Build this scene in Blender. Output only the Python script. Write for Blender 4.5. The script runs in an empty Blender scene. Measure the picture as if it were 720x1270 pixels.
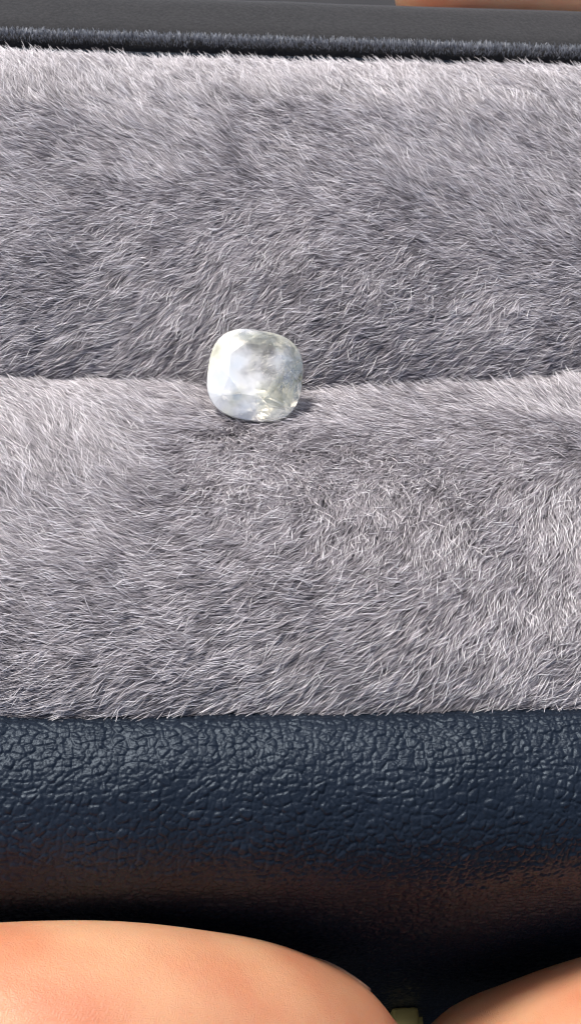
import bpy, bmesh, math, random
import numpy as np
from mathutils import Vector, Matrix
S = bpy.context.scene
COL = S.collection
S.unit_settings.system = 'METRIC'
S.unit_settings.scale_length = 0.01          # one unit is one centimetre
rng = np.random.default_rng(7)
random.seed(7)

# ------------------------------------------------------------------ camera
F = 1844.0                                   # focal length in photo pixels (720 wide)
GEM = Vector((-0.26, 0.10, 0.42))
tilt, yaw = math.radians(35), math.radians(5.5)
fwd0 = Vector((0, math.sin(tilt), -math.cos(tilt)))
up = Vector((0, math.cos(tilt), math.sin(tilt)))
rt0 = Vector((1, 0, 0))
fwd = (fwd0 * math.cos(yaw) + rt0 * math.sin(yaw)).normalized()
rt = fwd.cross(up).normalized()
def ray(px, py): return fwd + rt * ((px - 360) / F) + up * ((635 - py) / F)
CAM = GEM - ray(317, 465) * 11.0
cam = bpy.data.cameras.new('camera')
cam.sensor_fit = 'VERTICAL'; cam.sensor_height = 24.0
cam.lens = 24.0 * F / 1270.0
cam.clip_start = 0.1; cam.clip_end = 5000
cam.dof.use_dof = True; cam.dof.focus_distance = 10.6; cam.dof.aperture_fstop = 0.9
co = bpy.data.objects.new('camera', cam); COL.objects.link(co); S.camera = co
co.matrix_world = Matrix(((rt.x, up.x, -fwd.x, CAM.x), (rt.y, up.y, -fwd.y, CAM.y), (rt.z, up.z, -fwd.z, CAM.z), (0, 0, 0, 1)))
GEM = CAM + ray(317, 465) * 11.16
def at(px, py, depth): return CAM + ray(px, py) * depth

# ------------------------------------------------------------------ light
SUN_EL, SUN_AZ = math.radians(60), math.radians(-42)    # azimuth from +Y, clockwise
W = bpy.data.worlds.new('World'); S.world = W; W.use_nodes = True
wn = W.node_tree.nodes; wl = W.node_tree.links
bgn = wn['Background']
sky = wn.new('ShaderNodeTexSky'); sky.sky_type = 'NISHITA'; sky.sun_disc = False
sky.sun_elevation = SUN_EL; sky.sun_rotation = SUN_AZ; sky.dust_density = 4.0; sky.ozone_density = .6
wl.new(sky.outputs[0], bgn.inputs[0]); bgn.inputs[1].default_value = 0.11
sl = bpy.data.lights.new('sun', 'SUN'); sl.energy = 3.4; sl.angle = math.radians(12); sl.color = (1, .97, .93)
so = bpy.data.objects.new('sun', sl); COL.objects.link(so)
sd = Vector((math.sin(SUN_AZ) * math.cos(SUN_EL), math.cos(SUN_AZ) * math.cos(SUN_EL), math.sin(SUN_EL)))
so.rotation_euler = sd.to_track_quat('Z', 'Y').to_euler()
so.location = sd * 60
S.view_settings.view_transform = 'Standard'; S.view_settings.look = 'None'
S.view_settings.exposure = 0.38; S.view_settings.gamma = 1.0; S.view_settings.use_curve_mapping = False
S.render.engine = 'CYCLES'
S.cycles_curves.shape = 'RIBBONS'
S.cycles.max_bounces = 12; S.cycles.transparent_max_bounces = 8
S.cycles.use_denoising = True
S.cycles.denoising_prefilter = 'ACCURATE'
S.cycles.filter_width = 1.05

# ------------------------------------------------------------------ helpers
def vnoise(x, y, scale, seed):
    """smooth value noise in -1..1"""
    r = np.random.default_rng(seed).uniform(-1, 1, (256, 256))
    u = x / scale + 1000.3; v = y / scale + 1000.7
    i = np.floor(u).astype(int); j = np.floor(v).astype(int)
    a = u - i; b = v - j
    a = a * a * (3 - 2 * a); b = b * b * (3 - 2 * b)
    g = lambda p, q: r[p % 256, q % 256]
    return (g(i, j) * (1 - a) + g(i + 1, j) * a) * (1 - b) + (g(i, j + 1) * (1 - a) + g(i + 1, j + 1) * a) * b

def mesh_obj(name, verts, faces, mat=None, parent=None, smooth=True):
    me = bpy.data.meshes.new(name)
    me.from_pydata([tuple(v) for v in verts], [], faces); me.update()
    if smooth: me.polygons.foreach_set('use_smooth', [True] * len(me.polygons))
    if mat: me.materials.append(mat)
    o = bpy.data.objects.new(name, me); COL.objects.link(o); o.parent = parent
    return o

def grid_obj(name, P, mat, parent, smooth=True):
    """P: (m, n, 3) array of points"""
    m, n = P.shape[:2]
    me = bpy.data.meshes.new(name)
    idx = np.arange(m * n).reshape(m, n)
    f = np.stack([idx[:-1, :-1], idx[:-1, 1:], idx[1:, 1:], idx[1:, :-1]], -1).reshape(-1, 4)
    me.vertices.add(m * n); me.vertices.foreach_set('co', P.reshape(-1).astype(np.float32))
    me.loops.add(f.size); me.loops.foreach_set('vertex_index', f.reshape(-1).astype(np.int32))
    me.polygons.add(len(f)); me.polygons.foreach_set('loop_start', np.arange(0, f.size, 4, dtype=np.int32))
    me.polygons.foreach_set('use_smooth', np.full(len(f), smooth))
    me.update(calc_edges=True); me.validate()
    me.materials.append(mat)
    o = bpy.data.objects.new(name, me); COL.objects.link(o); o.parent = parent
    return o

def box_obj(name, lo, hi, mat, parent, bevel=0.06):
    bm = bmesh.new(); bmesh.ops.create_cube(bm, size=1)
    for v in bm.verts:
        v.co = Vector([(lo[k] + hi[k]) / 2 + v.co[k] * (hi[k] - lo[k]) for k in range(3)])
    if bevel: bmesh.ops.bevel(bm, geom=bm.edges[:], offset=bevel, segments=3, affect='EDGES', profile=.5)
    me = bpy.data.meshes.new(name); bm.to_mesh(me); bm.free()
    me.polygons.foreach_set('use_smooth', [True] * len(me.polygons)); me.materials.append(mat)
    o = bpy.data.objects.new(name, me); COL.objects.link(o); o.parent = parent
    return o

def mat(name):
    m = bpy.data.materials.new(name); m.use_nodes = True
    return m, m.node_tree.nodes, m.node_tree.links, m.node_tree.nodes['Principled BSDF']
def node(ns, t, **kw):
    n = ns.new(t)
    for k, v in kw.items(): setattr(n, k, v)
    return n
def ramp(ns, stops):
    r = ns.new('ShaderNodeValToRGB'); e = r.color_ramp.elements
    while len(e) < len(stops): e.new(.5)
    for k, (p, c) in enumerate(stops): e[k].position = p; e[k].color = (*c, 1)
    return r

# ------------------------------------------------------------------ materials
def make_leather():
    m, ns, ls, b = mat('navy_leather')
    tc = node(ns, 'ShaderNodeTexCoord')
    nz = node(ns, 'ShaderNodeTexNoise'); nz.inputs['Scale'].default_value = 1.3; nz.inputs['Detail'].default_value = 5
    ls.new(tc.outputs['Object'], nz.inputs['Vector'])
    r = ramp(ns, [(.3, (.008, .012, .020)), (.7, (.012, .017, .027))]); ls.new(nz.outputs[0], r.inputs[0]); ls.new(r.outputs[0], b.inputs['Base Color'])
    n2 = node(ns, 'ShaderNodeTexNoise'); n2.inputs['Scale'].default_value = 26; n2.inputs['Detail'].default_value = 6; n2.inputs['Roughness'].default_value = .65
    ls.new(tc.outputs['Object'], n2.inputs['Vector'])
    mr = node(ns, 'ShaderNodeMapRange'); mr.inputs[3].default_value = .24; mr.inputs[4].default_value = .46
    ls.new(n2.outputs[0], mr.inputs[0]); ls.new(mr.outputs[0], b.inputs['Roughness'])
    bp = node(ns, 'ShaderNodeBump'); bp.inputs['Strength'].default_value = .55; bp.inputs['Distance'].default_value = .012
    ls.new(n2.outputs[0], bp.inputs['Height']); ls.new(bp.outputs[0], b.inputs['Normal'])
    b.inputs['Specular IOR Level'].default_value = .38; b.inputs['Specular Tint'].default_value = (.74, .87, 1, 1); b.inputs['IOR'].default_value = 1.42
    return m
LEATHER = make_leather()

def make_fabric(name, c1, c2, sc):
    m, ns, ls, b = mat(name)
    tc = node(ns, 'ShaderNodeTexCoord')
    nz = node(ns, 'ShaderNodeTexNoise'); nz.inputs['Scale'].default_value = sc; nz.inputs['Detail'].default_value = 8
    ls.new(tc.outputs['Object'], nz.inputs['Vector'])
    r = ramp(ns, [(.3, c1), (.7, c2)]); ls.new(nz.outputs[0], r.inputs[0]); ls.new(r.outputs[0], b.inputs['Base Color'])
    bp = node(ns, 'ShaderNodeBump'); bp.inputs['Strength'].default_value = .6; bp.inputs['Distance'].default_value = .01
    ls.new(nz.outputs[0], bp.inputs['Height']); ls.new(bp.outputs[0], b.inputs['Normal'])
    b.inputs['Roughness'].default_value = .95; b.inputs['Specular IOR Level'].default_value = .15
    b.inputs['Sheen Weight'].default_value = .25
    return m
BACKING = make_fabric('plush_backing', (.16, .15, .155), (.24, .225, .23), 30)
SUEDE = make_fabric('grey_suede', (.020, .020, .021), (.036, .035, .036), 40)
GROUND = make_fabric('dark_ground', (.02, .02, .022), (.04, .04, .042), .8)

def make_fur(name, dark, mid, light):
    m, ns, ls, b = mat(name)
    a = node(ns, 'ShaderNodeAttribute'); a.attribute_name = 'tone'
    hi = node(ns, 'ShaderNodeHairInfo')
    r = ramp(ns, [(0, dark), (.5, mid), (1, light)]); ls.new(a.outputs['Fac'], r.inputs[0])
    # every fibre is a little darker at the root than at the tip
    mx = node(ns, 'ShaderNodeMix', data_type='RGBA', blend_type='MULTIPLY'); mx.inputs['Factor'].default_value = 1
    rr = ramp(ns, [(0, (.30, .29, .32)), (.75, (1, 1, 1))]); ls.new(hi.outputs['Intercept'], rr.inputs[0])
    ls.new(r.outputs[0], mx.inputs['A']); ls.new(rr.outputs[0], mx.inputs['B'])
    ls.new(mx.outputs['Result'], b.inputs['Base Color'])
    b.inputs['Roughness'].default_value = .42; b.inputs['Specular IOR Level'].default_value = .6
    return m
FUR = make_fur('plush_fibre', (.12, .110, .117), (.54, .50, .52), (1.0, .96, .97))
FUZZ = make_fur('suede_fuzz', (.14, .15, .17), (.42, .44, .47), (.80, .82, .86))

def make_skin():
    m, ns, ls, b = mat('skin')
    tc = node(ns, 'ShaderNodeTexCoord')
    nz = node(ns, 'ShaderNodeTexNoise'); nz.inputs['Scale'].default_value = .9; nz.inputs['Detail'].default_value = 4
    ls.new(tc.outputs['Object'], nz.inputs['Vector'])
    r = ramp(ns, [(.36, (.53, .21, .11)), (.62, (.60, .32, .18))]); ls.new(nz.outputs[0], r.inputs[0]); ls.new(r.outputs[0], b.inputs['Base Color'])
    b.inputs['Roughness'].default_value = .48
    b.inputs['Subsurface Weight'].default_value = .85
    b.inputs['Subsurface Radius'].default_value = (.50, .18, .09); b.inputs['Subsurface Scale'].default_value = .5
    # fine print lines and pores
    w = node(ns, 'ShaderNodeTexWave', wave_type='BANDS', bands_direction='Z'); w.inputs['Scale'].default_value = 26; w.inputs['Distortion'].default_value = 14; w.inputs['Detail'].default_value = 3
    mp = node(ns, 'ShaderNodeMapping'); mp.inputs['Rotation'].default_value = (.5, .2, .3)
    ls.new(tc.outputs['Object'], mp.inputs[0]); ls.new(mp.outputs[0], w.inputs[0])
    v = node(ns, 'ShaderNodeTexVoronoi'); v.inputs['Scale'].default_value = 22; ls.new(tc.outputs['Object'], v.inputs['Vector'])
    ad = node(ns, 'ShaderNodeMath', operation='ADD'); ls.new(w.outputs['Fac'], ad.inputs[0]); ls.new(v.outputs['Distance'], ad.inputs[1])
    bp = node(ns, 'ShaderNodeBump'); bp.inputs['Strength'].default_value = .28; bp.inputs['Distance'].default_value = .006
    ls.new(ad.outputs[0], bp.inputs['Height']); ls.new(bp.outputs[0], b.inputs['Normal'])
    return m
SKIN = make_skin()
def make_nail():
    m, ns, ls, b = mat('nail')
    b.inputs['Base Color'].default_value = (.72, .44, .30, 1); b.inputs['Roughness'].default_value = .3
    b.inputs['Subsurface Weight'].default_value = .2; b.inputs['Subsurface Scale'].default_value = .1
    return m
NAIL = make_nail()
def make_brass():
    m, ns, ls, b = mat('pale_brass')
    b.inputs['Base Color'].default_value = (.92, .74, .24, 1); b.inputs['Metallic'].default_value = .35; b.inputs['Roughness'].default_value = .4
    return m
BRASS = make_brass()

def make_gem():
    m, ns, ls, b = mat('pale_sapphire')
    tc = node(ns, 'ShaderNodeTexCoord')
    # colour zoning inside the crystal: pale straw and pale blue
    nz = node(ns, 'ShaderNodeTexNoise'); nz.inputs['Scale'].default_value = 3.2; nz.inputs['Detail'].default_value = 2
    ls.new(tc.outputs['Object'], nz.inputs['Vector'])
    r = ramp(ns, [(.34, (.90, .95, 1.0)), (.46, (1, 1, 1)), (.62, (.98, .97, .78))]); ls.new(nz.outputs[0], r.inputs[0])
    ls.new(r.outputs[0], b.inputs['Base Color'])
    b.inputs['IOR'].default_value = 1.77; b.inputs['Roughness'].default_value = .03
    # milky clouds, partly painted-in sky reflection: hazier left, clearer middle and right
    n2 = node(ns, 'ShaderNodeTexNoise'); n2.inputs['Scale'].default_value = 4.5; n2.inputs['Detail'].default_value = 3
    ls.new(tc.outputs['Object'], n2.inputs['Vector'])
    sx = node(ns, 'ShaderNodeSeparateXYZ'); ls.new(tc.outputs['Object'], sx.inputs[0])
    m1 = node(ns, 'ShaderNodeMath', operation='MULTIPLY_ADD'); ls.new(sx.outputs[0], m1.inputs[0]); m1.inputs[1].default_value = .45; ls.new(n2.outputs[0], m1.inputs[2])
    mr = node(ns, 'ShaderNodeMapRange'); mr.inputs[1].default_value = .36; mr.inputs[2].default_value = .66; mr.inputs[3].default_value = .44; mr.inputs[4].default_value = .97
    ls.new(m1.outputs[0], mr.inputs[0]); ls.new(mr.outputs[0], b.inputs['Transmission Weight'])
    return m
GEMM = make_gem()

# ------------------------------------------------------------------ the setting
g = mesh_obj('ground', [(-400, -400, -9), (400, -400, -9), (400, 400, -9), (-400, 400, -9)], [(0, 1, 2, 3)], GROUND)
g['kind'] = 'structure'

# ------------------------------------------------------------------ the tray
YF, YG, YR = -2.50, 0.54, 4.27               # front edge, groove, rear edge of the plush
XW = 4.4
tray = bpy.data.objects.new('jewellery_tray', None); COL.objects.link(tray); tray.location = (0, 0, 0)
tray['label'] = 'dark navy leather tray with two grey plush rolls and a groove between them'
tray['category'] = 'jewellery tray'

def seam(x):
    return YG - .10 * np.exp(-((x - .1) / 1.0) ** 2) + .028 * vnoise(x, x * 0, .45, 33) + .012 * vnoise(x, x * 0, .13, 34)
def lump(x, y):
    return .035 * vnoise(x, y, 1.1, 31) + .018 * vnoise(x, y, .45, 32)
def H(x, y):
    yg = seam(x)
    sr = np.clip((y - (yg + YR) / 2) / ((YR - yg) / 2), -1, 1)
    sf = np.clip((y - (yg + YF) / 2) / ((yg - YF) / 2), -1, 1)
    zr = -.20 + .78 * (1 - np.abs(sr) ** 2.3) ** .66
    # the front roll slopes softly into the groove and drops sharply at the rim
    zf = -.16 + .57 * np.where(sf > 0, (1 - np.abs(sf) ** 1.75) ** 1.1, (1 - np.abs(sf) ** 2.8) ** .6)
    zf = zf + .10 * np.exp(-((x - 2.7) / .6) ** 2 - ((y - yg + .15) / .3) ** 2)
    z = np.where(y > yg, zr, zf) + lump(x, y)
    # the stone presses the plush down a little
    d2 = ((x - GEM.x) / .42) ** 2 + ((y - GEM.y - .03) / .42) ** 2
    return z - .08 * np.exp(-d2 * 1.2)

def roll(f0, f1, label):
    xs = np.linspace(-XW, XW, 150); t = np.linspace(0, 1, 90)
    X, T_ = np.meshgrid(xs, .5 - .5 * np.cos(t * math.pi), indexing='ij')
    y0, y1 = f0(X), f1(X); Y = y0 + (y1 - y0) * T_
    P = np.stack([X, Y, H(X, np.clip(Y, y0 + 1e-4, y1 - 1e-4)) - .02], -1)
    o = grid_obj('plush_roll', P[:, ::-1][::-1][:, ::-1][::-1], BACKING, tray)
    o['label'] = label
    return o
rear = roll(seam, lambda x: YR + 0 * x, 'grey plush roll behind the stone')
front = roll(lambda x: YF + 0 * x, seam, 'grey plush roll in front of the stone')

# combing directions: (x, y, degrees) of the tip
def ground_pt(px, py):
    z = .45
    for _ in range(12):
        r = ray(px, py); t = (z - CAM.z) / r.z; p = CAM + r * t
        z = float(H(np.array([p.x]), np.array([np.clip(p.y, YF, YR)]))[0])
    return p
COMB = [(30, 90, 128), (200, 90, 128), (360, 90, 130), (520, 100, 130), (690, 100, 135),
        (60, 200, 172), (200, 190, 160), (350, 190, 165), (500, 200, 158), (660, 200, 160),
        (60, 290, 178), (180, 300, 195), (300, 260, 205), (440, 270, 190), (600, 290, 165), (690, 300, 170),
        (60, 360, 195), (200, 360, 222), (320, 340, 222), (420, 360, 230), (540, 380, 212), (680, 370, 195),
        (30, 430, 222), (150, 420, 215), (260, 420, 220), (420, 430, 215), (520, 420, 212), (660, 430, 200),
        (40, 500, 140), (140, 495, 150), (230, 495, 172), (420, 498, 178), (520, 500, 172), (640, 490, 150), (710, 490, 120),
        (40, 570, 130), (140, 570, 115), (240, 570, 235), (340, 570, 250), (440, 580, 235), (560, 560, 215), (680, 560, 212),
        (40, 660, 150), (140, 650, 160), (240, 650, 210), (340, 640, 218), (440, 640, 250), (560, 640, 240), (680, 640, 245),
        (40, 750, 178), (140, 740, 176), (240, 740, 192), (340, 740, 195), (440, 740, 205), (560, 740, 232), (680, 740, 232),
        (40, 840, 184), (140, 840, 200), (240, 850, 192), (340, 840, 195), (440, 840, 200), (560, 840, 222), (680, 840, 215)]
CP = np.array([[*ground_pt(a, b)[:2], math.radians(c)] for a, b, c in COMB])

def comb(x, y):
    out = np.zeros(len(x))
    for s in range(0, len(x), 20000):
        xx, yy = x[s:s + 20000, None], y[s:s + 20000, None]
        w = np.exp(-(((xx - CP[:, 0]) ** 2 + ((yy - CP[:, 1]) * 1.25) ** 2) / (2 * .27 ** 2))) + 1e-12
        # the groove parts the pile
        w = w * np.where((yy > seam(xx)) == (CP[:, 1] > YG - .02), 1, .04)
        c = (w * np.cos(CP[:, 2])).sum(1); q = (w * np.sin(CP[:, 2])).sum(1)
        out[s:s + 20000] = np.arctan2(q, c)
    return out

def fur_curves(name, base, nrm, d, length, radius, e0, e1, tone, curl, matl, parent, K=6):
    """base/nrm/d: (n,3); e0->e1 elevation of the fibre along its length"""
    n = len(base)
    side = np.cross(nrm, d)
    P = np.zeros((n, K, 3)); P[:, 0] = base
    for k in range(1, K):
        s = (k - .5) / (K - 1)
        e = e0 + (e1 - e0) * s ** .7
        ca = curl * (s - .3)
        st = (d * np.cos(ca)[:, None] + side * np.sin(ca)[:, None]) * np.cos(e)[:, None] + nrm * np.sin(e)[:, None]
        P[:, k] = P[:, k - 1] + st * (length / (K - 1))[:, None]
    hc = bpy.data.hair_curves.new(name)
    hc.add_curves([K] * n)
    hc.attributes['position'].data.foreach_set('vector', P.reshape(-1).astype(np.float32)) if 'position' in hc.attributes else hc.position_data.foreach_set('vector', P.reshape(-1).astype(np.float32))
    prof = np.array([.9, 1, 1, .9, .65, .15])[:K]
    ra = hc.attributes.get('radius') or hc.attributes.new('radius', 'FLOAT', 'POINT')
    ra.data.foreach_set('value', (radius[:, None] * prof[None]).reshape(-1).astype(np.float32))
    ta = hc.attributes.new('tone', 'FLOAT', 'CURVE'); ta.data.foreach_set('value', tone.astype(np.float32))
    hc.materials.append(matl)
    o = bpy.data.objects.new(name, hc); COL.objects.link(o); o.parent = parent; o['kind'] = 'stuff'
    return o

def make_pile(f0, f1, parent, n_dense, n_sparse):
    x = np.concatenate([rng.uniform(-3.0, 3.0, n_dense), rng.uniform(3.0, XW, n_sparse), rng.uniform(-XW, -3.0, n_sparse)])
    t = rng.uniform(0, 1, len(x)); y0, y1 = f0(x), f1(x)
    y = y0 + (y1 - y0) * (.3 * (.5 - .5 * np.cos(t * math.pi)) + .7 * t)
    y = np.clip(y, y0 + .006, y1 - .006)
    e = .004
    z = H(x, y) - .02
    hx = (H(x + e, y) - H(x - e, y)) / (2 * e); hy = (H(x, np.minimum(y + e, y1 - 1e-3)) - H(x, np.maximum(y - e, y0 + 1e-3))) / (2 * e)
    hy = np.clip(hy, -4, 4)
    nrm = np.stack([-hx, -hy, np.ones_like(hx)], -1); nrm /= np.linalg.norm(nrm, axis=1)[:, None]
    n = len(x)
    guard = rng.random(n) < .09
    th = comb(x, y)
    th += .30 * vnoise(x, y, .38, 41) + .27 * vnoise(x, y, .14, 42) + .30 * vnoise(x, y, .055, 43) + rng.normal(0, .20, n) + guard * rng.normal(0, .3, n)
    # an unruly patch in the middle of the front roll and beside the stone
    pm = ground_pt(380, 590); pr = ground_pt(470, 350); pl = ground_pt(90, 600)
    wild = .9 * np.exp(-(((x - pm.x) / 1.1) ** 2 + ((y - pm.y) / .38) ** 2)) + .6 * np.exp(-(((x - pr.x) / .35) ** 2 + ((y - pr.y) / .3) ** 2)) + .7 * np.exp(-(((x - pl.x) / .5) ** 2 + ((y - pl.y) / .45) ** 2))
    th += wild * rng.normal(0, .55, n)
    d3 = np.stack([np.cos(th), np.sin(th), np.zeros(n)], -1)
    d3 -= nrm * (d3 * nrm).sum(1)[:, None]; d3 /= np.linalg.norm(d3, axis=1)[:, None]
    L = rng.uniform(.085, .18, n) * (1 + .15 * vnoise(x, y, .5, 44)); L[guard] *= 1.25
    e0 = np.radians(rng.uniform(28, 58, n)); e1 = np.radians(rng.uniform(-14, 12, n) + guard * rng.uniform(0, 26, n) + 14 * vnoise(x, y, .1, 45))
    gem_d = np.hypot(x - GEM.x, (y - GEM.y))
    near = np.clip(1 - gem_d / .5, 0, 1)
    L *= 1 - .25 * near; e1 -= .2 * near; e0 -= .15 * near
    rad = rng.uniform(.0010, .0019, n); rad[guard] = rng.uniform(.0014, .0022, guard.sum())
    tone = np.clip(.38 + .14 * vnoise(x, y, .09, 46) + .07 * vnoise(x, y, .7, 47) + rng.normal(0, .20, n) + guard * .50, 0, 1)
    curl = rng.normal(0, .28, n) + wild * rng.normal(0, .9, n)
    base = np.stack([x, y, z], -1)
    return fur_curves('fur', base, nrm, d3, L, rad, e0, e1, tone, curl, FUR, parent)
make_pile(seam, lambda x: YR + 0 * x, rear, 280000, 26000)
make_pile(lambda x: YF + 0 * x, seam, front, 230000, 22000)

# leather front rim: pebbled, rolls over the edge and drops
def pebble(u, v, cell, seed):
    """cracked pebble relief: 0 in the creases, 1 on the pebbles"""
    R = np.random.default_rng(seed); G = 512
    jx = R.uniform(.08, .92, (G, G)); jy = R.uniform(.08, .92, (G, G)); hh = R.uniform(0, 1, (G, G))
    a = u / cell + 200; b = v / cell + 200
    i0 = np.floor(a).astype(int); j0 = np.floor(b).astype(int)
    f1 = np.full(a.shape, 9.); f2 = np.full(a.shape, 9.); h1 = np.zeros(a.shape)
    for di in (-1, 0, 1):
        for dj in (-1, 0, 1):
            i = (i0 + di) % G; j = (j0 + dj) % G
            d = np.hypot(i0 + di + jx[i, j] - a, j0 + dj + jy[i, j] - b)
            closer = d < f1
            f2 = np.where(closer, f1, np.minimum(f2, d)); h1 = np.where(closer, hh[i, j], h1); f1 = np.where(closer, d, f1)
    return np.clip((f2 - f1) / .36, 0, 1), h1
def rim_profile(s):
    """arc length -> (y, z, ny, nz)"""
    R = .80
    y0, z0 = YF + .10, -.10
    out = []
    # starts tucked beneath the plush, crowns, rolls over a round edge, then drops
    pts = [(YF + .14, -.12)] + [(-2.64 + .16 * -math.sin(math.radians(a)) * 1.0, -.02 + .16 * (math.cos(math.radians(a)) - 1) + .10) for a in (-60, -30, 0)]
    cy, cz = -2.70, .08 - .74
    for a in range(4, 91, 4): pts.append((cy - .74 * math.sin(math.radians(a)), cz + .74 * math.cos(math.radians(a))))
    pts += [(cy - .735, cz - .4), (cy - .72, cz - 1.0), (cy - .68, -4.1)]
    pts = np.array(pts); seg = np.r_[0, np.cumsum(np.hypot(*np.diff(pts, axis=0).T))]
    y = np.interp(s, seg, pts[:, 0]); z = np.interp(s, seg, pts[:, 1])
    return y, z, seg[-1]
_, _, LEN = rim_profile(np.array([0.]))
m_, n_ = 1150, 460
s_ = LEN * np.linspace(0, 1, n_) ** 1.6
py_, pz_, _ = rim_profile(s_)
k = np.ones(9) / 9
py_ = np.convolve(np.pad(py_, 4, 'edge'), k, 'valid'); pz_ = np.convolve(np.pad(pz_, 4, 'edge'), k, 'valid')
ty, tz = np.gradient(py_), np.gradient(pz_); l = np.hypot(ty, tz); ny, nz = tz / l * 1., -ty / l
xx = np.linspace(-XW - .15, XW + .15, m_)
U, V = np.meshgrid(xx, s_, indexing='ij')
wu = U + .013 * vnoise(U, V, .09, 61) + .07 * vnoise(U, V, .5, 63); wv = V + .013 * vnoise(U, V, .09, 62) + .07 * vnoise(U, V, .5, 64)
A1, h1 = pebble(wu * .95, wv * 1.15, .062, 5)
A2, h2 = pebble(wu + .03, wv, .030, 6)
A3, _ = pebble(wu * .8 + 3, wv * 1.2, .27, 8)
relief = .0110 * (1 - (1 - A1) ** 2.2) * (.45 + .9 * h1) + .0036 * (1 - (1 - A2) ** 2) + .004 * np.clip(A3 * 3.5, 0, 1) + .012 * vnoise(U, V, .40, 65) + .0025 * vnoise(U, V, .03, 66) + .002 * vnoise(U, V, .015, 67)
P = np.stack([U, py_[None] + ny[None] * relief, pz_[None] + nz[None] * relief], -1)
rim = grid_obj('front_rim', P[::-1], LEATHER, tray); rim['label'] = 'pebbled navy leather rim along the front'

# rear rim: dark leather channel behind the plush, then a suede covered wall
def extrude_profile(name, pts, matl, xw, nx=120, amp=.006, parent=tray):
    pts = np.array(pts); seg = np.r_[0, np.cumsum(np.hypot(*np.diff(pts, axis=0).T))]
    s = np.linspace(0, seg[-1], 90); y = np.interp(s, seg, pts[:, 0]); z = np.interp(s, seg, pts[:, 1])
    k = np.ones(5) / 5
    y = np.convolve(np.pad(y, 2, 'edge'), k, 'valid'); z = np.convolve(np.pad(z, 2, 'edge'), k, 'valid')
    xs = np.linspace(-xw, xw, nx); X, Sg = np.meshgrid(xs, s, indexing='ij')
    P = np.stack([X, y[None] + 0 * X, z[None] + amp * vnoise(X, Sg, .3, 77)], -1)
    return grid_obj(name, P, matl, parent)
ch = extrude_profile('rear_channel', [(4.20, -.5), (4.24, -.14), (4.30, -.12), (4.38, -.14), (4.46, -.10)], LEATHER, XW + .1)
ch['label'] = 'narrow dark leather channel behind the rear plush roll'
wallp = [(4.44, -.5), (4.45, -.10), (4.47, -.02), (4.52, .03), (4.62, .04), (5.12, .04), (5.18, -.01), (5.21, -.12), (5.21, -4.0)]
rw = extrude_profile('rear_wall', wallp, SUEDE, XW + .15); rw['label'] = 'grey suede covered rear wall'
nf = 7000
x = rng.uniform(-XW, XW, nf); tt = rng.beta(1.2, 2.2, nf)
yb = 4.46 + .07 * tt; zb = -.045 + .08 * np.clip(tt * 3, 0, 1) ** .6
nrm = np.stack([np.zeros(nf), -np.clip(1 - tt * 3, 0, 1), np.ones(nf)], -1); nrm /= np.linalg.norm(nrm, axis=1)[:, None]
th = np.radians(100) + .5 * vnoise(x, yb, .15, 71) + rng.normal(0, .35, nf)
d3 = np.stack([np.cos(th), np.sin(th), np.zeros(nf)], -1); d3 -= nrm * (d3 * nrm).sum(1)[:, None]; d3 /= np.linalg.norm(d3, axis=1)[:, None]
fur_curves('fuzz', np.stack([x, yb, zb - .01], -1), nrm, d3, rng.uniform(.025, .07, nf), rng.uniform(.0015, .003, nf),
           np.radians(rng.uniform(50, 90, nf)), np.radians(rng.uniform(20, 80, nf)), np.clip(rng.normal(.45, .25, nf), 0, 1), rng.normal(0, .5, nf), FUZZ, rw)
for sx in (-1, 1):
    lo, hi = sorted((sx * (XW + .02), sx * (XW + .42)))
    o = box_obj('side_wall', (lo, -3.34, -4.0), (hi, 5.16, -.02), LEATHER, tray, .12)
box_obj('base', (-XW - .4, -3.36, -4.2), (XW + .4, 5.16, -3.98), LEATHER, tray, .05)

# clasp on the front
CY = -3.46
cb = CAM + ray(515, 1258) * ((CY - .14 - CAM.y) / ray(515, 1258).y)
CX, CZ = cb.x, cb.z
clasp = box_obj('clasp', (CX - .11, CY - .12, CZ - .9), (CX + .11, CY + .06, CZ - .46), BRASS, tray, .03)
box_obj('clasp_plate', (CX - .20, CY - .02, CZ - 1.4), (CX + .20, CY + .08, CZ - .8), BRASS, clasp, .008)

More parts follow.
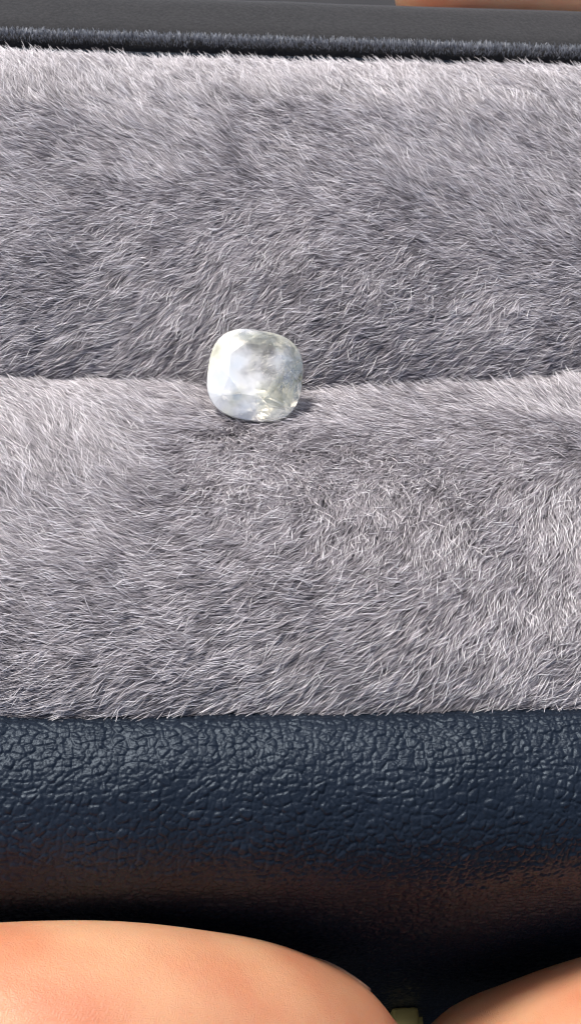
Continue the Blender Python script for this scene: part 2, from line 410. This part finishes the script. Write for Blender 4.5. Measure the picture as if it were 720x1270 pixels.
# ------------------------------------------------------------------ the stone
def make_stone():
    N = 48
    rot = math.radians(-8)
    def outline(k, r, h, n=N, ph=0.):
        a = 2 * math.pi * (k + ph) / n
        p = 2.75
        c, s = math.cos(a), math.sin(a)
        q = (abs(c) ** p + abs(s) ** p) ** (-1 / p)
        q = 1 / q if False else q
        # cushion, a touch fuller at lower left, a touch slimmer at top right
        rx, ry = .350 * r, .350 * r
        f = 1 + .015 * math.cos(a - math.radians(225)) 
        X, Y = rx * q * c * f, ry * q * s * f
        return Vector((X * math.cos(rot) - Y * math.sin(rot), X * math.sin(rot) + Y * math.cos(rot), h))
    bm = bmesh.new()
    pts = []
    # crown: 8-sided table, star, bezel and upper girdle facets
    for k in range(8): pts.append(outline(k, .60, .125, 8, .5))
    for k in range(8): pts.append(outline(k, .84, .080, 8))
    for k in range(N): pts.append(outline(k, 1.0, .012))
    for k in range(N): pts.append(outline(k, 1.0, -.012))
    for k in range(16): pts.append(outline(k, .72, -.115, 16, .5))
    for k in range(8): pts.append(outline(k, .36, -.225, 8))
    pts.append(Vector((.02, -.01, -.29)))
    rr = random.Random(3)
    for p in pts[:16]: p += Vector((rr.uniform(-.008, .008), rr.uniform(-.008, .008), rr.uniform(-.003, .003)))
    for p in pts[16 + 2 * N:]: p += Vector((rr.uniform(-.012, .012), rr.uniform(-.012, .012), rr.uniform(-.010, .010)))
    vs = [bm.verts.new(p) for p in pts]
    bmesh.ops.convex_hull(bm, input=vs)
    bmesh.ops.dissolve_limit(bm, angle_limit=math.radians(1.2), verts=bm.verts[:], edges=bm.edges[:])
    bmesh.ops.recalc_face_normals(bm, faces=bm.faces[:])
    me = bpy.data.meshes.new('gemstone'); bm.to_mesh(me); bm.free(); me.materials.append(GEMM)
    me.transform(Matrix.Scale(1.016, 4))
    o = bpy.data.objects.new('gemstone', me); COL.objects.link(o)
    return o
gem = make_stone()
nrm_g = Vector((.04, -.36, .90)).normalized()
xa = Vector((1, 0, 0)); xa = (xa - nrm_g * xa.dot(nrm_g)).normalized(); ya = nrm_g.cross(xa)
gem.matrix_world = Matrix(((xa.x, ya.x, nrm_g.x, GEM.x), (xa.y, ya.y, nrm_g.y, GEM.y), (xa.z, ya.z, nrm_g.z, GEM.z), (0, 0, 0, 1)))
gem['label'] = 'pale cushion cut gemstone resting in the groove between the grey plush rolls'
gem['category'] = 'gemstone'

# ------------------------------------------------------------------ hands
def tube(bm, pts, rad, seg=18, flat=1.0):
    """round-ended tapered tube through pts"""
    # resample smoothly
    P = [Vector(p) for p in pts]; n = len(P)
    path, rr = [], []
    for i in range(n - 1):
        p0, p1, p2, p3 = P[max(i - 1, 0)], P[i], P[i + 1], P[min(i + 2, n - 1)]
        for t in np.linspace(0, 1, 7)[:-1]:
            path.append(.5 * ((2 * p1) + (p2 - p0) * t + (2 * p0 - 5 * p1 + 4 * p2 - p3) * t * t + (3 * p1 - p0 - 3 * p2 + p3) * t ** 3))
            tt = t * t * (3 - 2 * t); rr.append(rad[i] * (1 - tt) + rad[i + 1] * tt)
    path.append(P[-1]); rr.append(rad[-1])
    # round caps
    def cap(p, q, r, ln):
        d = (p - q).normalized(); return [(p + d * ln * math.sin(a), r * math.cos(a)) for a in np.radians([20, 40, 58, 73, 84, 89])]
    a = cap(path[0], path[1], rr[0], rr[0])[::-1]; b = cap(path[-1], path[-2], rr[-1], rr[-1] * 1.0)
    path = [x[0] for x in a] + path + [x[0] for x in b]; rr = [x[1] for x in a] + rr + [x[1] for x in b]
    ref = Vector((0, 0, 1)); rings = []
    for i, (p, r) in enumerate(zip(path, rr)):
        t = (path[min(i + 1, len(path) - 1)] - path[max(i - 1, 0)]).normalized()
        rf = ref if abs(t.dot(ref)) < .95 else Vector((0, 1, 0))
        u = t.cross(rf).normalized(); v = u.cross(t).normalized()
        rings.append([bm.verts.new(p + u * (r * flat * math.cos(2 * math.pi * k / seg)) + v * (r * math.sin(2 * math.pi * k / seg))) for k in range(seg)])
    for A, B in zip(rings[:-1], rings[1:]):
        for k in range(seg): bm.faces.new((A[k], A[(k + 1) % seg], B[(k + 1) % seg], B[k]))
    bm.faces.new(rings[0][::-1]); bm.faces.new(rings[-1])

def hand(name_label, thumb, thumb_r, fingers, palm, wrist, cat='hand'):
    bm = bmesh.new()
    tube(bm, thumb, thumb_r, 24)
    for pts, rad in fingers: tube(bm, pts, rad, 18)
    for pts, rad in palm: tube(bm, pts, rad, 20)
    tube(bm, *wrist, 24)
    bmesh.ops.recalc_face_normals(bm, faces=bm.faces[:])
    me = bpy.data.meshes.new('hand'); bm.to_mesh(me); bm.free()
    me.materials.append(SKIN)
    o = bpy.data.objects.new('hand', me); COL.objects.link(o)
    rm = o.modifiers.new('remesh', 'REMESH'); rm.mode = 'VOXEL'; rm.voxel_size = .075; rm.use_smooth_shade = True
    sm = o.modifiers.new('smooth', 'SMOOTH'); sm.factor = .5; sm.iterations = 6
    o['label'] = name_label; o['category'] = cat
    return o

def nail_obj(parent, c, nrm, axis, w, l):
    """curved plate: c centre, nrm outward, axis towards the tip"""
    nrm = Vector(nrm).normalized(); axis = Vector(axis); axis = (axis - nrm * axis.dot(nrm)).normalized(); sd_ = nrm.cross(axis)
    top, bot = [], []
    NU, NV = 15, 11
    for i in range(NU):
        for j in range(NV):
            u = (i / (NU - 1) * 2 - 1); v = (j / (NV - 1) * 2 - 1)
            ww = w / 2 * (1 - .10 * v * v) * (1 if v < .3 else 1 - .25 * ((v - .3) / .7) ** 2)
            ed = 1 - .18 * u * u
            p = Vector(c) + sd_ * (ww * u) + axis * (l / 2 * v * ed) - nrm * (w * .30 * u * u + .03 * v * v * (1 if v < 0 else .5))
            top.append(p); bot.append(p - nrm * .05)
    n = len(top); F_ = []
    for i in range(NU - 1):
        for j in range(NV - 1):
            a = i * NV + j; q = (a, a + NV, a + NV + 1, a + 1)
            F_.append(q); F_.append(tuple(n + t for t in q[::-1]))
    edge = [i * NV for i in range(NU)] + [(NU - 1) * NV + j for j in range(1, NV)] + [i * NV + NV - 1 for i in range(NU - 2, -1, -1)] + [j for j in range(NV - 2, 0, -1)]
    for a, b in zip(edge, edge[1:] + edge[:1]): F_.append((a, n + a, n + b, b))
    return mesh_obj('nail', top + bot, F_, NAIL, parent)

# left hand: thumb laid along the front of the tray, tip pointing right
TY = -4.74
lt_tip = at(452, 1345, 9.15); 
def T(px, py, y):
    r = ray(px, py); t = (y - CAM.y) / r.y; return CAM + r * t
t0 = T(385, 1368, -4.46); tm = T(345, 1355, -4.46); t1 = T(250, 1340, -4.48); t2 = T(40, 1336, -4.50)
thumbL = [(-8.2, -2.6, -1.6), (-6.4, -4.3, -1.1), (-4.2, -4.6, t2.z - .1), tuple(t2), tuple(t1), tuple(tm), tuple(t0)]
left = hand('left hand with its thumb laid along the front of the tray, tip pointing right',
    thumbL, [1.35, 1.2, 1.05, .96, .95, .93, .84],
    [([(-8.2, 1.6, -4.75), (-5.6, 2.8, -5.15), (-3.2, 3.0, -5.05), (-1.4, 2.9, -5.00)], [.95, .88, .82, .68]),
     ([(-8.2, .6, -4.95), (-5.4, 1.1, -5.25), (-2.8, 1.2, -5.10), (-.8, 1.1, -5.03)], [.95, .9, .84, .70]),
     ([(-8.2, -.4, -4.95), (-5.4, -.5, -5.25), (-3.0, -.6, -5.10), (-1.2, -.7, -5.01)], [.92, .86, .80, .68]),
     ([(-8.2, -1.4, -4.75), (-5.6, -2.1, -5.05), (-3.6, -2.3, -4.95), (-2.2, -2.4, -4.87)], [.85, .76, .70, .58])],
    [([(-11.5, 0, -5.75), (-8.4, 1.5, -4.75)], [1.6, 1.2]), ([(-11.5, -.3, -5.75), (-8.2, .5, -4.85)], [1.7, 1.3]),
     ([(-11.5, -.6, -5.75), (-8.2, -.6, -4.85)], [1.7, 1.3]), ([(-11.5, -1, -5.55), (-8.2, -1.6, -4.55)], [1.7, 1.2]),
     ([(-11.5, -1, -5.35), (-8.6, -2.2, -3.75)], [1.7, 1.5])],
    ([(-17, -1.5, -6.95), (-14, -.8, -6.35), (-11.6, -.6, -5.75)], [3.0, 2.5, 2.3]))
# right hand: thumb along the front from the right, index finger over the back
r0 = T(640, 1378, -4.44); r1 = T(830, 1342, -4.48)
thumbR = [(9.0, -2.6, -3.35), (7.2, -4.0, -3.15), (5.4, -4.5, r1.z + .05), (4.2, -4.52, r1.z + .03), tuple(r1), tuple(r0)]
def B(px, py, y): return T(px, py, y)
i0 = Vector((2.15, 5.95, -.36)); i1 = Vector((3.6, 5.95, -.36))
right = hand('right hand with thumb at lower right and one finger behind the rear edge',
    thumbR, [1.35, 1.2, 1.08, .98, .95, .89],
    [([(9.0, 3.4, -1.6), (7.4, 5.6, -.3), (5.4, 5.8, i1.z - .1), tuple(i1), tuple(i0)], [.98, .92, .85, .76, .71]),
     ([(9.0, 2.4, -4.55), (6.6, 3.4, -5.15), (4.2, 3.5, -5.10), (2.4, 3.4, -5.03)], [.98, .92, .86, .74]),
     ([(9.0, 1.0, -4.95), (6.2, 1.4, -5.25), (3.4, 1.4, -5.10), (1.6, 1.3, -5.00)], [.95, .88, .82, .70]),
     ([(9.0, -.4, -4.75), (6.2, -.6, -5.15), (4.0, -.7, -5.00), (2.6, -.7, -4.90)], [.88, .80, .74, .62])],
    [([(12.3, 1, -5.75), (9.0, 3.2, -1.9)], [1.7, 1.3]), ([(12.3, .5, -5.75), (9.0, 2.2, -4.55)], [1.7, 1.3]),
     ([(12.3, 0, -5.75), (9.0, .8, -4.85)], [1.7, 1.3]), ([(12.3, -.5, -5.75), (9.0, -.6, -4.65)], [1.7, 1.3]),
     ([(12.3, -1, -5.55), (9.3, -2.2, -4.15)], [1.7, 1.5])],
    ([(17.8, -1.2, -6.95), (14.8, -.6, -6.35), (12.4, -.2, -5.75)], [3.0, 2.5, 2.3]))
# nails
sil = (rt * .52 + up * .85).normalized()
nn = (sil * .92 + fwd * .28).normalized()
dz = (Vector(t0) - CAM).dot(fwd)
nail_obj(left, CAM + ray(424, 1208) * (dz - .06) + nn * .033, nn, rt * .80 - up * .55, .80, .44)
